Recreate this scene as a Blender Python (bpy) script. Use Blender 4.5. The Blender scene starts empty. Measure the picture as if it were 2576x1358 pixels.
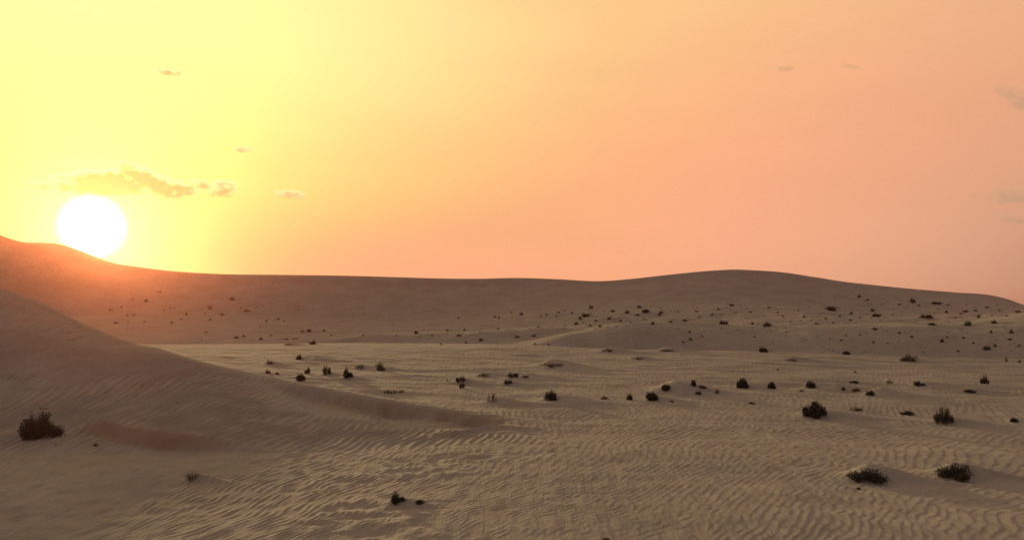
import bpy, math, random
import numpy as np

# ------------------------------------------------------------------ view constants
# picture coordinates below are on a 2575 x 1358 grid; the lens has a focal length of 2020 of those units
FPX, CX, YH = 2020.0, 1287.5, 785.0          # focal length, centre column, eye-level row
SUN_U, SUN_V = (232 - CX) / FPX, (YH - 570) / FPX
SUN = np.array([SUN_U, 1.0, SUN_V]); SUN /= np.linalg.norm(SUN)
SUN_ELEV = math.asin(SUN[2]); SUN_AZ = math.atan2(SUN[0], SUN[1])

scene = bpy.context.scene
COL = scene.collection

# ------------------------------------------------------------------ camera
cam_d = bpy.data.cameras.new('camera'); cam = bpy.data.objects.new('camera', cam_d); COL.objects.link(cam)
cam.location = (0, 0, 0); cam.rotation_euler = (math.pi / 2, 0, 0)
cam_d.sensor_width = 36.0; cam_d.sensor_fit = 'HORIZONTAL'; cam_d.lens = 36.0 * FPX / 2575.0
cam_d.shift_y = (YH - 679.0) / 2575.0
cam_d.clip_start = 0.05; cam_d.clip_end = 20000
scene.camera = cam

# ------------------------------------------------------------------ node helpers
def lin(r, g, b):
    f = lambda c: (c / 255.0) / 12.92 if c <= 10 else (((c / 255.0) + 0.055) / 1.055) ** 2.4
    return (f(r), f(g), f(b), 1.0)

class NT:
    def __init__(s, tree): s.t = tree; s.l = tree.links
    def n(s, kind, **kw):
        x = s.t.nodes.new(kind)
        for k, v in kw.items(): setattr(x, k, v)
        return x
    def put(s, sock, v):
        if isinstance(v, bpy.types.NodeSocket): s.l.new(v, sock)
        elif v is not None: sock.default_value = v
    def m(s, op, a, b=None, c=None, clamp=False):
        x = s.n('ShaderNodeMath', operation=op, use_clamp=clamp)
        for i, v in enumerate((a, b, c)):
            if v is not None: s.put(x.inputs[i], v)
        return x.outputs[0]
    def v(s, op, a, b=None):
        x = s.n('ShaderNodeVectorMath', operation=op); s.put(x.inputs[0], a)
        if b is not None: s.put(x.inputs[1], b)
        return x.outputs['Value'] if op in ('DOT_PRODUCT', 'LENGTH', 'DISTANCE') else x.outputs[0]
    def ramp(s, fac, stops, interp='LINEAR'):
        x = s.n('ShaderNodeValToRGB'); s.put(x.inputs[0], fac); cr = x.color_ramp; cr.interpolation = interp
        while len(cr.elements) < len(stops): cr.elements.new(0.5)
        for e, (p, c) in zip(cr.elements, stops): e.position = p; e.color = c
        return x.outputs[0]
    def mix(s, fac, a, b, blend='MIX'):
        x = s.n('ShaderNodeMix', data_type='RGBA', blend_type=blend)
        s.put(x.inputs[0], fac); s.put(x.inputs[6], a); s.put(x.inputs[7], b)
        return x.outputs[2]
    def smooth(s, val, a, b, to0=0.0, to1=1.0):
        x = s.n('ShaderNodeMapRange', interpolation_type='SMOOTHSTEP')
        s.put(x.inputs[0], val)
        for i, q in zip((1, 2, 3, 4), (a, b, to0, to1)): x.inputs[i].default_value = q
        return x.outputs[0]
    def noise(s, vec, scale, detail=3.0, rough=0.55, dist=0.0):
        x = s.n('ShaderNodeTexNoise'); s.put(x.inputs['Vector'], vec)
        x.inputs['Scale'].default_value = scale; x.inputs['Detail'].default_value = detail
        x.inputs['Roughness'].default_value = rough; x.inputs['Distortion'].default_value = dist
        return x.outputs['Fac']

# ------------------------------------------------------------------ world: dusty sunset sky
world = bpy.data.worlds.new('World'); scene.world = world; world.use_nodes = True
wt = world.node_tree; wt.nodes.clear(); W = NT(wt)
tc = W.n('ShaderNodeTexCoord')
dirv = W.v('NORMALIZE', tc.outputs['Generated'])
sep = W.n('ShaderNodeSeparateXYZ'); W.l.new(dirv, sep.inputs[0])
DEG = 180 / math.pi
elev = W.m('MULTIPLY', W.m('ARCSINE', sep.outputs[2]), DEG)
cosd = W.v('DOT_PRODUCT', dirv, tuple(SUN))
ang = W.m('MULTIPLY', W.m('ARCCOSINE', W.m('MINIMUM', cosd, 0.9999999)), DEG)        # degrees away from the sun
# the dusty layer near the horizon reddens faster away from the sun than the air above it
squeeze = W.m('ADD', W.smooth(elev, -1.0, 24.0, 1.05, 0.50), W.m('MULTIPLY', W.smooth(elev, 1.0, 9.0, 1.15, 0.0), W.smooth(ang, 12.0, 36.0, 1.0, 0.0)))
u = W.m('MULTIPLY', ang, squeeze)
dust = W.ramp(W.m('DIVIDE', u, 90.0, clamp=True), interp='B_SPLINE', stops=[
    (0.0, lin(255, 255, 150)), (5 / 90, lin(255, 246, 140)), (9 / 90, lin(255, 232, 136)), (14 / 90, lin(255, 214, 131)),
    (20 / 90, lin(255, 197, 127)), (27 / 90, lin(255, 182, 129)), (36 / 90, lin(255, 178, 135)),
    (46 / 90, lin(250, 179, 140)), (58 / 90, lin(240, 180, 145)), (75 / 90, lin(170, 130, 116)), (1.0, lin(76, 72, 82))])
dust = W.mix(1.0, dust, W.smooth(ang, 36.0, 70.0, 1.0, 0.80), 'MULTIPLY')
dust = W.mix(W.smooth(elev, 8.0, 22.0, 0.0, 0.22), dust, lin(255, 226, 178))
# a paler veil high above the sun
veil = W.m('MULTIPLY', W.smooth(elev, 6.0, 22.0), W.smooth(ang, 40.0, 5.0))
dust = W.mix(W.m('MULTIPLY', veil, 0.75), dust, lin(255, 255, 182))
sky = W.n('ShaderNodeTexSky', sky_type='NISHITA'); sky.sun_disc = False
sky.sun_elevation = SUN_ELEV; sky.sun_rotation = SUN_AZ
sky.dust_density = 4.0; sky.air_density = 1.0; sky.ozone_density = 1.5
nish = W.mix(1.0, sky.outputs[0], (0.12, 0.12, 0.12, 1), 'MULTIPLY')
upper = W.mix(0.5, nish, (0.14, 0.22, 0.31, 1))
# faint streaky unevenness of the dust
mp = W.n('ShaderNodeMapping'); W.l.new(dirv, mp.inputs[0]); mp.inputs['Scale'].default_value = (1.0, 1.0, 4.5)
streak = W.noise(mp.outputs[0], 3.2, 4.0, 0.5)
dust = W.mix(W.smooth(streak, 0.35, 0.75, 0.0, 0.10), dust, lin(205, 150, 112))
base = W.mix(W.m('MULTIPLY', W.smooth(elev, 19.0, 62.0, 0.0, 0.94), W.smooth(ang, 12.0, 66.0)), dust, upper)
# the air round the sun and above it is far brighter than film can hold
glow_hi = W.m('MULTIPLY', W.m('POWER', 2.718, W.m('MULTIPLY', ang, -0.17)), W.smooth(elev, 4.0, 26.0))
glow_lo = W.m('POWER', 2.718, W.m('MULTIPLY', u, -0.62))
base = W.mix(1.0, base, W.mix(1.0, (8.0, 2.9, 0.25, 1), glow_hi, 'MULTIPLY'), 'ADD')
base = W.mix(1.0, base, W.mix(1.0, (14.0, 7.5, 0.0, 1), glow_lo, 'MULTIPLY'), 'ADD')
# small clouds near the sun: each a patch of the sky direction broken up by noise
uvx = W.m('DIVIDE', sep.outputs[0], W.m('MAXIMUM', sep.outputs[1], 0.05))
uvy = W.m('DIVIDE', sep.outputs[2], W.m('MAXIMUM', sep.outputs[1], 0.05))
comb = W.n('ShaderNodeCombineXYZ'); W.l.new(uvx, comb.inputs[0]); W.l.new(uvy, comb.inputs[1])
mpc = W.n('ShaderNodeMapping'); W.l.new(comb.outputs[0], mpc.inputs[0]); mpc.inputs['Scale'].default_value = (1.0, 1.5, 1.0)
puff = W.noise(mpc.outputs[0], 85.0, 5.0, 0.55)
puff2 = W.noise(mpc.outputs[0], 34.0, 3.0, 0.5, 0.4)
forward = W.smooth(sep.outputs[1], 0.05, 0.2)
def patch(px, py, wx, wy, tilt=0.0):
    """soft ellipse in the sky at picture place px, py; flat-bottomed"""
    du = W.m('SUBTRACT', uvx, (px - CX) / FPX); dv = W.m('SUBTRACT', uvy, (YH - py) / FPX)
    dv = W.m('ADD', dv, W.m('MULTIPLY', du, tilt))
    q = W.m('ADD', W.m('POWER', W.m('ABSOLUTE', W.m('DIVIDE', du, wx / FPX)), 2.0), W.m('POWER', W.m('ABSOLUTE', W.m('DIVIDE', dv, wy / FPX)), 2.0))
    return W.m('SUBTRACT', 1.0, q)
clouds = [(262, 455, 120, 26, 0.0, 1.7), (378, 450, 72, 23, 0.45, 1.65), (452, 470, 54, 16, 0.25, 1.2), (500, 462, 46, 13, 0.1, .9), (554, 474, 42, 21, 0.0, 1.15),
          (730, 489, 54, 12, 0.05, .9), (100, 463, 46, 13, 0, .8), (612, 376, 46, 8, 0.0, .55), (425, 180, 70, 12, 0.08, .6),
          (2570, 252, 70, 28, 0.35, 1.0), (2575, 492, 140, 24, 0.0, .85), (2560, 550, 90, 16, 0.1, .6), (1975, 172, 40, 14, 0, .3), (2140, 168, 66, 14, 0.3, .3)]
def cloud_density(drop):
    dens = None
    for (px, py, wx, wy, tilt, k) in clouds:
        p = W.m('MAXIMUM', W.m('ADD', patch(px, py + drop * wy, wx, wy, tilt), k - 1.0), -3.0)
        dens = p if dens is None else W.m('MAXIMUM', dens, p)
    c = W.m('ADD', dens, W.m('MULTIPLY', W.m('SUBTRACT', puff, 0.5), W.smooth(ang, 14.0, 44.0, 2.7, 1.3)))
    c = W.m('ADD', c, W.m('MULTIPLY', W.m('SUBTRACT', puff2, 0.5), 1.8))
    return W.m('MULTIPLY', W.m('MULTIPLY', c, W.smooth(dens, -0.7, 0.1)), forward)
cd = cloud_density(0.0); cb = cloud_density(0.32)      # the lit rims sit above the shaded cores
edge = W.smooth(cd, -0.1, 0.6)
body = W.smooth(cb, 0.1, 1.2)
thin_c = W.mix(W.smooth(ang, 6.0, 34.0), lin(255, 255, 196), lin(214, 166, 130))       # sun shining through the thin rims
thick_c = W.mix(W.smooth(ang, 5.0, 40.0), lin(233, 186, 108), lin(190, 154, 124))      # shaded cores
# the sun itself with its aureole
disc = W.smooth(ang, 2.25, 0.85)
core = W.mix(disc, (0, 0, 0, 1), (6.0, 5.0, 2.6, 1))
aur = W.m('POWER', 2.718, W.m('MULTIPLY', ang, -0.42))
halo = W.mix(1.0, (1.1, 0.9, 0.36, 1), aur, 'MULTIPLY')
base = W.mix(1.0, base, halo, 'ADD')
base = W.mix(W.m('MULTIPLY', edge, 0.6), base, thin_c)
base = W.mix(W.m('MULTIPLY', body, W.smooth(ang, 14.0, 44.0, 0.85, 0.6)), base, thick_c)
tot = W.mix(1.0, base, core, 'ADD')
bg = W.n('ShaderNodeBackground'); W.l.new(tot, bg.inputs[0]); bg.inputs[1].default_value = 1.0
wo = W.n('ShaderNodeOutputWorld'); W.l.new(bg.outputs[0], wo.inputs[0])
world.cycles.sampling_method = 'MANUAL'; world.cycles.sample_map_resolution = 1024

# ------------------------------------------------------------------ sun lamp
ld = bpy.data.lights.new('sun', 'SUN'); lamp = bpy.data.objects.new('sun', ld); COL.objects.link(lamp)
ld.energy = 2.8; ld.angle = math.radians(2.2); ld.color = (1.0, 0.75, 0.39)
lamp.rotation_mode = 'QUATERNION'
from mathutils import Vector
lamp.rotation_quaternion = Vector((-SUN[0], -SUN[1], -SUN[2])).to_track_quat('-Z', 'Y')
lamp.location = (0, 0, 40)

# ------------------------------------------------------------------ exposure and renderer
vs = scene.view_settings; vs.view_transform = 'Standard'; vs.look = 'None'; vs.exposure = 0.0; vs.gamma = 1.0; vs.use_curve_mapping = False
scene.render.engine = 'CYCLES'
scene.cycles.use_denoising = True
scene.cycles.max_bounces = 4; scene.cycles.diffuse_bounces = 2; scene.cycles.volume_bounces = 0; scene.cycles.transparent_max_bounces = 8

# ------------------------------------------------------------------ numpy noise
def _hash(ix, iy, seed):
    h = (ix.astype(np.int64) * 374761393 + iy.astype(np.int64) * 668265263 + seed * 974634777) & 0xFFFFFFFF
    h = ((h ^ (h >> 13)) * 1274126177) & 0xFFFFFFFF
    return ((h ^ (h >> 16)) & 0xFFFF).astype(np.float32) / 65535.0
def pnoise(x, y, seed=0):
    """gradient noise, about -0.7..0.7"""
    x = np.asarray(x, np.float64); y = np.asarray(y, np.float64)
    ix = np.floor(x); iy = np.floor(y); fx = (x - ix).astype(np.float32); fy = (y - iy).astype(np.float32)
    sx = fx * fx * fx * (fx * (fx * 6 - 15) + 10); sy = fy * fy * fy * (fy * (fy * 6 - 15) + 10)
    def g(ox, oy):
        a = _hash(ix + ox, iy + oy, seed) * 6.2831853
        return np.cos(a) * (fx - ox) + np.sin(a) * (fy - oy)
    a = g(0, 0); b = g(1, 0); c = g(0, 1); d = g(1, 1)
    return (a + (b - a) * sx) + ((c + (d - c) * sx) - (a + (b - a) * sx)) * sy
def fbm(x, y, seed=0, octv=3, rough=0.5):
    s = 0; k = 1.0; f = 1.0
    for o in range(octv): s = s + k * pnoise(x * f, y * f, seed + 17 * o); k *= rough; f *= 2.03
    return s
def sst(a, b, x):
    t = np.clip((x - a) / (b - a), 0, 1); return t * t * (3 - 2 * t)

# ------------------------------------------------------------------ the shape of the land
def curve(pts):
    p = np.array(pts, float); xs, ys = p[:, 0], p[:, 1]
    h = np.diff(xs); dl = np.diff(ys) / h
    m = np.zeros_like(ys); m[0] = dl[0]; m[-1] = dl[-1]; m[1:-1] = (dl[:-1] * h[1:] + dl[1:] * h[:-1]) / (h[1:] + h[:-1])
    def f(x):
        x = np.clip(x, xs[0], xs[-1]); i = np.clip(np.searchsorted(xs, x, side='right') - 1, 0, len(xs) - 2)
        t = (x - xs[i]) / h[i]; t2 = t * t; t3 = t2 * t
        return (2 * t3 - 3 * t2 + 1) * ys[i] + (t3 - 2 * t2 + t) * h[i] * m[i] + (-2 * t3 + 3 * t2) * ys[i + 1] + (t3 - t2) * h[i] * m[i + 1]
    return f
# crest of the foreground dune: row in the view and distance
crest_y = curve([(-500, 640), (-200, 690), (0, 728), (60, 745), (120, 772), (180, 800), (250, 832), (330, 860), (420, 880), (500, 905), (600, 930), (700, 950),
                 (770, 966), (900, 990), (1000, 1008), (1150, 1030), (1300, 1052), (1420, 1065), (1600, 1068), (1800, 1071), (2000, 1075), (2200, 1081), (2400, 1090), (2575, 1096), (3000, 1110)])
crest_d = curve([(-500, 36), (0, 34), (250, 30.5), (500, 28.3), (770, 26.5), (1000, 24.8), (1300, 23), (1600, 22), (2000, 21.6), (2575, 20), (3000, 20)])
foot_y = curve([(-500, 1160), (0, 1150), (600, 1142), (1000, 1132), (1300, 1112), (1600, 1128), (2000, 1140), (2575, 1150), (3000, 1150)])
foot_d = curve([(-500, 17), (0, 17), (600, 17.2), (1000, 17.8), (1300, 18.6), (1600, 17.8), (2575, 16.6), (3000, 16.6)])
plain_y = curve([(-500, 866), (370, 866), (1100, 864), (1300, 867), (1500, 876), (1800, 882), (2000, 887), (2200, 895), (2400, 903), (2575, 908), (3000, 915)])
plain_d = curve([(-500, 62), (1100, 62), (1300, 60), (1500, 57), (1800, 54), (2200, 50), (2575, 47), (3000, 45)])
mid_y = curve([(-500, 868), (370, 862), (600, 857), (800, 852), (1000, 843), (1150, 838), (1300, 835), (1500, 829), (1700, 826), (1900, 823), (2100, 816), (2250, 818), (2400, 812), (2500, 801), (2575, 788), (3000, 770)])
mid_d = curve([(-500, 90), (1500, 90), (1800, 85), (2200, 80), (3000, 78)])
band_y = curve([(-500, 790), (0, 795), (300, 798), (600, 808), (1000, 812), (1200, 800), (1400, 781), (1500, 775), (1700, 771), (1850, 769), (2000, 776), (2200, 790), (2400, 787), (2575, 781), (3000, 770)])
sky_y = curve([(-500, 560), (-200, 570), (-60, 575), (0, 592), (30, 602), (60, 609), (110, 610), (150, 614), (200, 630), (245, 648), (290, 662), (340, 670), (400, 678), (550, 689), (700, 691), (850, 693), (1000, 697),
               (1100, 700), (1200, 701), (1300, 699), (1400, 702), (1510, 707), (1600, 700), (1680, 691), (1750, 684), (1800, 680), (1850, 678), (1900, 680), (1960, 684), (2050, 697), (2120, 708), (2200, 717),
               (2300, 727), (2400, 735), (2500, 744), (2530, 751), (2575, 767), (2700, 790), (3000, 800)])
sky_d = curve([(-500, 185), (0, 188), (600, 205), (1300, 212), (1850, 208), (2575, 200), (3000, 200)])
ROWS = [6, 8, 22, 290, 240, 26, 14, 10, 40, 60, 100, 8, 22, 40, 14, 22, 34, 10, 34, 22, 12, 10, 8, 8]
def keys(px):
    """distance and height of the key points of each column (view column px)"""
    c = lambda v: np.full_like(px, v)
    z = lambda y, d: (YH - y) / FPX * d
    cd_, cy_ = crest_d(px), crest_y(px); cz = z(cy_, cd_)
    fd = foot_d(px); fz = z(foot_y(px), fd)
    slope = np.clip((cz - fz) / (cd_ - fd), 0.0, 0.4)
    bd = plain_d(px); bz = z(plain_y(px), bd)
    back_z = -3.08 + 0.0 * px
    back_d = cd_ + np.maximum(cz - back_z, 0) / 0.30 + 2.4
    p_d = np.maximum(38.0, back_d + 3.0); p_z = np.interp(p_d, [29, 62], [-3.0, -2.55]) + 0.06
    p_z = np.minimum(p_z, bz - 0.02)
    ed = mid_d(px); ez = z(mid_y(px), ed)
    Fd = c(160.0); Fz = z(band_y(px), Fd)
    ad = sky_d(px); az = z(sky_y(px), ad)
    lip = sst(520, 850, px) * (1 - sst(1090, 1360, px)) * np.clip(0.95 + 0.55 * pnoise(px / 150.0, px * 0.0, 91), 0.4, 1.3)          # a steep slip face under the crest in the middle
    D = [c(0.6), c(3.0), c(7.0), c(10.0), fd, cd_ - 1.3 + 0.5 * lip, cd_ - 0.35 + 0.1 * lip, cd_, cd_ + 0.5, back_d, p_d, bd, bd + 2.0, bd + 14.0, ed - 6, ed, ed + 12, Fd, Fd + 9, ad - 8, ad, ad + 10, ad + 60, c(600.0), c(3500.0)]
    Z = [c(-1.65), c(-2.05), c(-2.75), c(-2.93), fz, cz - (1.3 - 0.5 * lip) * slope - 0.01 - 0.36 * lip, cz - 0.35 * slope - 0.004 - 0.03 * lip, cz, cz - np.clip(cz - back_z, 0, 9) * 0.035 - 0.012, back_z, p_z, bz, bz - 0.12, np.minimum(bz - 1.9, ez - 1.9), ez - 0.9, ez, ez - 0.25,
         Fz, Fz + 0.1, az - (az - Fz) * 0.27, az, az - 0.8, az - 9, np.minimum(az - 12, -8), c(-30.0)]
    return np.stack(D, -1), np.stack(Z, -1)
def pchip_slopes(D, Z):
    h = np.diff(D, axis=-1); dl = np.diff(Z, axis=-1) / h
    w1 = 2 * h[..., 1:] + h[..., :-1]; w2 = h[..., 1:] + 2 * h[..., :-1]
    a, b = dl[..., :-1], dl[..., 1:]
    ok = (a * b) > 0
    with np.errstate(divide='ignore', invalid='ignore'):
        m = (w1 + w2) / (w1 / np.where(ok, a, 1) + w2 / np.where(ok, b, 1))
    m = np.where(ok, m, 0)
    return np.concatenate([dl[..., :1], m, dl[..., -1:]], -1)
def hermite(d0, d1, z0, z1, m0, m1, d):
    h = d1 - d0; t = (d - d0) / h; t2 = t * t; t3 = t2 * t
    return (2 * t3 - 3 * t2 + 1) * z0 + (t3 - 2 * t2 + t) * h * m0 + (-2 * t3 + 3 * t2) * z1 + (t3 - t2) * h * m1

WIND = np.array([0.92, -0.39]); WIND /= np.linalg.norm(WIND)
MOUNDS = []          # (x, y, height, radius, tail length)
RED_BROWN = {}           # where the sand colour turns darker and redder, filled while the land is shaped
SCARPS = []          # (line on the ground from left to right, height, width of the face, fading length upslope)
PITS = []            # (x, y, depth, along, across, direction)
def relief(X, Y, px, d):
    """everything smaller than the dunes: swells, mounds behind shrubs, blow-outs, wind ripples"""
    Z = np.zeros_like(X)
    front = sst(-0.3, 0.1, Y / np.maximum(np.hypot(X, Y), 0.1))
    # swells of the plain and the far slopes
    k_pl = sst(24, 32, d) * (1 - sst(52, 62, d))
    a1 = X * WIND[0] + Y * WIND[1]; a2 = -X * WIND[1] + Y * WIND[0]
    Z += k_pl * (0.12 * fbm(a1 / 9, a2 / 3.2, 5, 3) + 0.055 * fbm(a1 / 2.4, a2 / 0.9, 6, 2))
    k_far = sst(70, 95, d)
    Z += k_far * (1 - sst(160, 190, d)) * (0.95 * fbm(X / 20, Y / 11, 7, 3) + 0.40 * fbm(X / 6.5, Y / 5, 8, 3)) * np.where(px < 1200, 0.6, 1.0)
    Z += k_far * (1 - sst(150, 175, d)) * 0.34 * np.maximum(fbm(X / 2.6, Y / 2.4, 15, 2) - 0.05, 0) * sst(-0.2, 0.2, fbm(X / 14, Y / 14, 16, 2)) * np.where(px < 1200, 0.5, 1.0)
    Z += sst(250, 500, d) * 6.0 * fbm(X / 160, Y / 160, 9, 3)
    # broad dune beyond the plain and a lower one left of it
    g = (px - 1520) / 235.0
    q = d - 78 - 2 * g
    Z += 2.0 * np.exp(-np.abs(g) ** 2.8) * np.exp(-(q / np.where(q < 0, 5.5, 9.0)) ** 2)
    g = (px - 880) / 120.0
    Z += 0.75 * np.exp(-g ** 2) * np.exp(-((d - 78) / 7.0) ** 2)
    # near field unevenness
    k_n = (1 - sst(26, 34, d)) * sst(4, 9, d)
    Z += k_n * (0.05 * fbm(X / 3.1, Y / 3.1, 11, 2) + 0.018 * fbm(X / 0.8, Y / 0.8, 12, 2)) * (1 - 0.6 * sst(0, 1, (crest_y(px) + 30 - 1080) / -120.0))
    lump = k_n * sst(-0.08, 0.22, fbm(X / 2.6 + 9, Y / 2.6, 14, 2)) * np.exp(-((px - 880) / 520.0) ** 2) * (1 - sst(16, 19, d))
    Z += lump * 0.055 * fbm(X / 0.42, Y / 0.50, 13, 2)
    calm = np.ones_like(X); red_brown = np.zeros_like(X)
    for (pts, H, wf, back) in SCARPS:      # small steep steps in the sand
        P = np.array(pts); x0, x1 = P[0, 0], P[-1, 0]
        sel = (X > x0) & (X < x1) & (np.abs(Y - P[:, 1].mean()) < 8)
        if not sel.any(): continue
        x, y = X[sel], Y[sel]; tp = np.clip((x - x0) / (x1 - x0), 0, 1)
        t = (y - np.interp(x, P[:, 0], P[:, 1])) * 0.9 + 0.07 * fbm(x / 0.7, y / 0.7, 33, 2)
        taper = sst(0, 0.22, tp) * (1 - sst(0.6, 1.0, tp))
        Z[sel] += H * taper * np.minimum(np.clip(t / wf, 0, 1) * 1.08, 1 - 0.0 * t) * np.exp(-np.maximum(t - wf, 0) / back)
        red_brown[sel] = np.maximum(red_brown[sel], (0.75 if H > 0.2 else 0.0) * taper * sst(-0.10, 0.14, t) * (1 - sst(wf * 0.5, wf * 1.8, t)))
        calm[sel] *= 1 - 0.95 * taper * np.exp(-((t - wf * 0.5) / (wf * 0.75)) ** 2)
    for (mx, my, h, r, tail) in MOUNDS:
        sel = (np.abs(X - mx) < r * 4 + tail) & (np.abs(Y - my) < r * 4 + tail * 0.6)
        if not sel.any(): continue
        x, y = X[sel] - mx, Y[sel] - my
        s = x * WIND[0] + y * WIND[1]; t = -x * WIND[1] + y * WIND[0]
        t = t + 0.10 * r * fbm(x / r, y / r, 31, 2)
        w = r * np.where(s > 0, np.maximum(1 - s / (tail * 1.25), 0.25), 1.0)
        L = np.where(s > 0, tail * 0.62, r)
        e = np.exp(-(t / w) ** 2 - np.abs(s / L) ** 1.7)
        Z[sel] += h * e; calm[sel] *= 1 - 0.75 * np.clip(e, 0, 1)
    for (mx, my, h, la, lb, th) in PITS:
        R = 3 * max(la, lb); sel = (np.abs(X - mx) < R) & (np.abs(Y - my) < R)
        if not sel.any(): continue
        x, y = X[sel] - mx, Y[sel] - my
        s = x * math.cos(th) + y * math.sin(th); t = -x * math.sin(th) + y * math.cos(th)
        rq = np.sqrt((s / la) ** 2 + (t / lb) ** 2) * (1 + 0.9 * fbm(x / (0.9 * la) + mx, y / (0.9 * la) + my, 23, 2)); q = rq ** 2
        e = np.exp(-q); Z[sel] += -h * e + 0.10 * h * np.exp(-(rq - 1.5) ** 2 / 0.3); calm[sel] *= 1 - 0.85 * np.clip(e * 1.2, 0, 1)
    # wind ripples: crests run away to the right, wavelength longer on the dune face than on the flat
    kr = front * sst(4.5, 7, d) * (1 - sst(46, 60, d))
    sel = kr > 0.001
    x, y, pz, dd = X[sel], Y[sel], px[sel], d[sel]
    face = sst(-0.6, 1.8, dd - foot_d(pz)) * (1 - sst(1200, 1480, pz))   # 1 on the dune face
    def profile(ph):
        f = ph - np.floor(ph); up = 0.70; g = np.clip((f - up) / (1 - up), 0, 1)
        return np.where(f < up, (f / up) ** 1.5, 1 - g * g * (3 - 2 * g))
    # near: on the flat the crests fan out from behind the viewer's left and widen with distance
    ax, ay = x + 7.0, y + 3.0; rad = np.hypot(ax, ay); lam = np.clip(rad, 8, 60) / 126.0
    chaos = 0.6 + 1.0 * sst(-0.15, 0.25, fbm(x / 5.0, y / 5.0, 47, 2))
    w = 0.75 * pnoise(x / 4.2, y / 4.2, 41) + 0.20 * pnoise(x / 1.1, y / 1.7, 42) + 0.06 * chaos * pnoise(x / 0.34, y / 0.5, 43)
    ph1 = np.arctan2(ax, ay) * 126.0 + w / lam
    amp = 0.55 + 1.35 * chaos * pnoise(x / 0.24, y / 0.50, 44) + 0.6 * pnoise(x / 2.5, y / 2.5, 45)
    flat = lam * profile(ph1) * np.clip(amp, 0.05, 1.2) * 0.105 * (1.6 - 1.07 * sst(-5.5, 1.0, x))
    # on the dune face they climb straight up it
    w = 0.55 * pnoise(x / 3.8, y / 3.8, 71) + 0.20 * pnoise(x / 1.3, y / 1.6, 72) + 0.05 * pnoise(x / 0.4, y / 0.6, 73)
    amp = 0.85 + 0.75 * pnoise(x / 0.5, y / 1.3, 74) + 0.4 * pnoise(x / 3, y / 3, 75)
    up_face = 0.235 * profile((x - 0.05 * y + w) / 0.235) * np.clip(amp, 0.2, 1.4) * 0.36
    near = flat * (1 - face) + up_face * face
    # beyond the crest: finer, even ripples
    al = x * 0.92 - y * 0.39; cr = x * 0.39 + y * 0.92
    w = 0.6 * pnoise(x / 4.5, y / 4.5, 51) + 0.2 * pnoise(x / 1.2, y / 1.6, 52)
    amp = 0.6 + 0.8 * pnoise(al / 0.9, cr / 1.8, 53) + 0.5 * pnoise(x / 4, y / 4, 54)
    far = 0.20 * profile((al + w) / 0.20) * np.clip(amp, 0.05, 1.2) * 0.06
    kf = sst(-1.0, 2.5, dd - crest_d(pz))
    rr = near * (1 - kf) + far * kf
    # the smooth steep strip under the crest in the middle of the picture carries no ripples
    cdn = crest_d(pz)
    slip = np.exp(-((dd - (cdn - 1.9)) / 1.5) ** 2) * sst(520, 760, pz) * sst(1480, 1350, pz)
    rr = rr * (1 - 0.9 * np.clip(slip, 0, 1)) * (1 - 0.92 * np.exp(-((dd - cdn) / 0.75) ** 2) * (1 - sst(1300, 1600, pz))) * calm[sel] * kr[sel]
    Z[sel] += rr
    red_brown[sel] = np.maximum(red_brown[sel], 0.75 * np.exp(-((dd - (cdn - 1.1 - 0.5 * fbm(x / 0.9, y / 0.9, 93, 2))) / 0.75) ** 2) * sst(620, 900, pz) * (1 - sst(1180, 1380, pz)) * sst(-0.35, 0.15, fbm(x / 1.6, y / 1.6, 94, 2)))
    RED_BROWN['mask'] = red_brown
    return Z
def column_of(X, Y):
    phi = np.arctan2(X, Y); pc = np.clip(phi, -0.72, 0.72)
    return CX + FPX * np.tan(pc), np.hypot(X, Y) * np.cos(pc), phi
def flatten_behind(Z, d, phi):
    """outside the view the dunes sink into rolling low ground"""
    k = sst(0.85, 1.6, np.abs(phi)); low = np.interp(d, [0, 3, 10, 60, 200, 800, 3500], [-1.65, -1.9, -2.4, -3.2, -1.5, -8, -30])
    return Z * (1 - k) + low * k
def ground_height(X, Y):
    X = np.atleast_1d(np.asarray(X, float)); Y = np.atleast_1d(np.asarray(Y, float))
    px, d, phi = column_of(X, Y)
    D, Zk = keys(px); M = pchip_slopes(D, Zk)
    i = np.clip((D <= d[:, None]).sum(1) - 1, 0, D.shape[1] - 2); r = np.arange(len(X))
    z = hermite(D[r, i], D[r, i + 1], Zk[r, i], Zk[r, i + 1], M[r, i], M[r, i + 1], d)
    return flatten_behind(z, d, phi) + relief(X, Y, px, d)
def place(px, py):
    """the point of the ground that is seen at px, py: first meeting of that line of sight with the land"""
    d = np.exp(np.linspace(math.log(8), math.log(214), 800)); X = (px - CX) / FPX * d
    z = ground_height(X, d); row = YH - z / d * FPX
    i = int(np.argmax(row <= py)) if (row <= py).any() else len(d) - 1
    return X[i], d[i]

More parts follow.
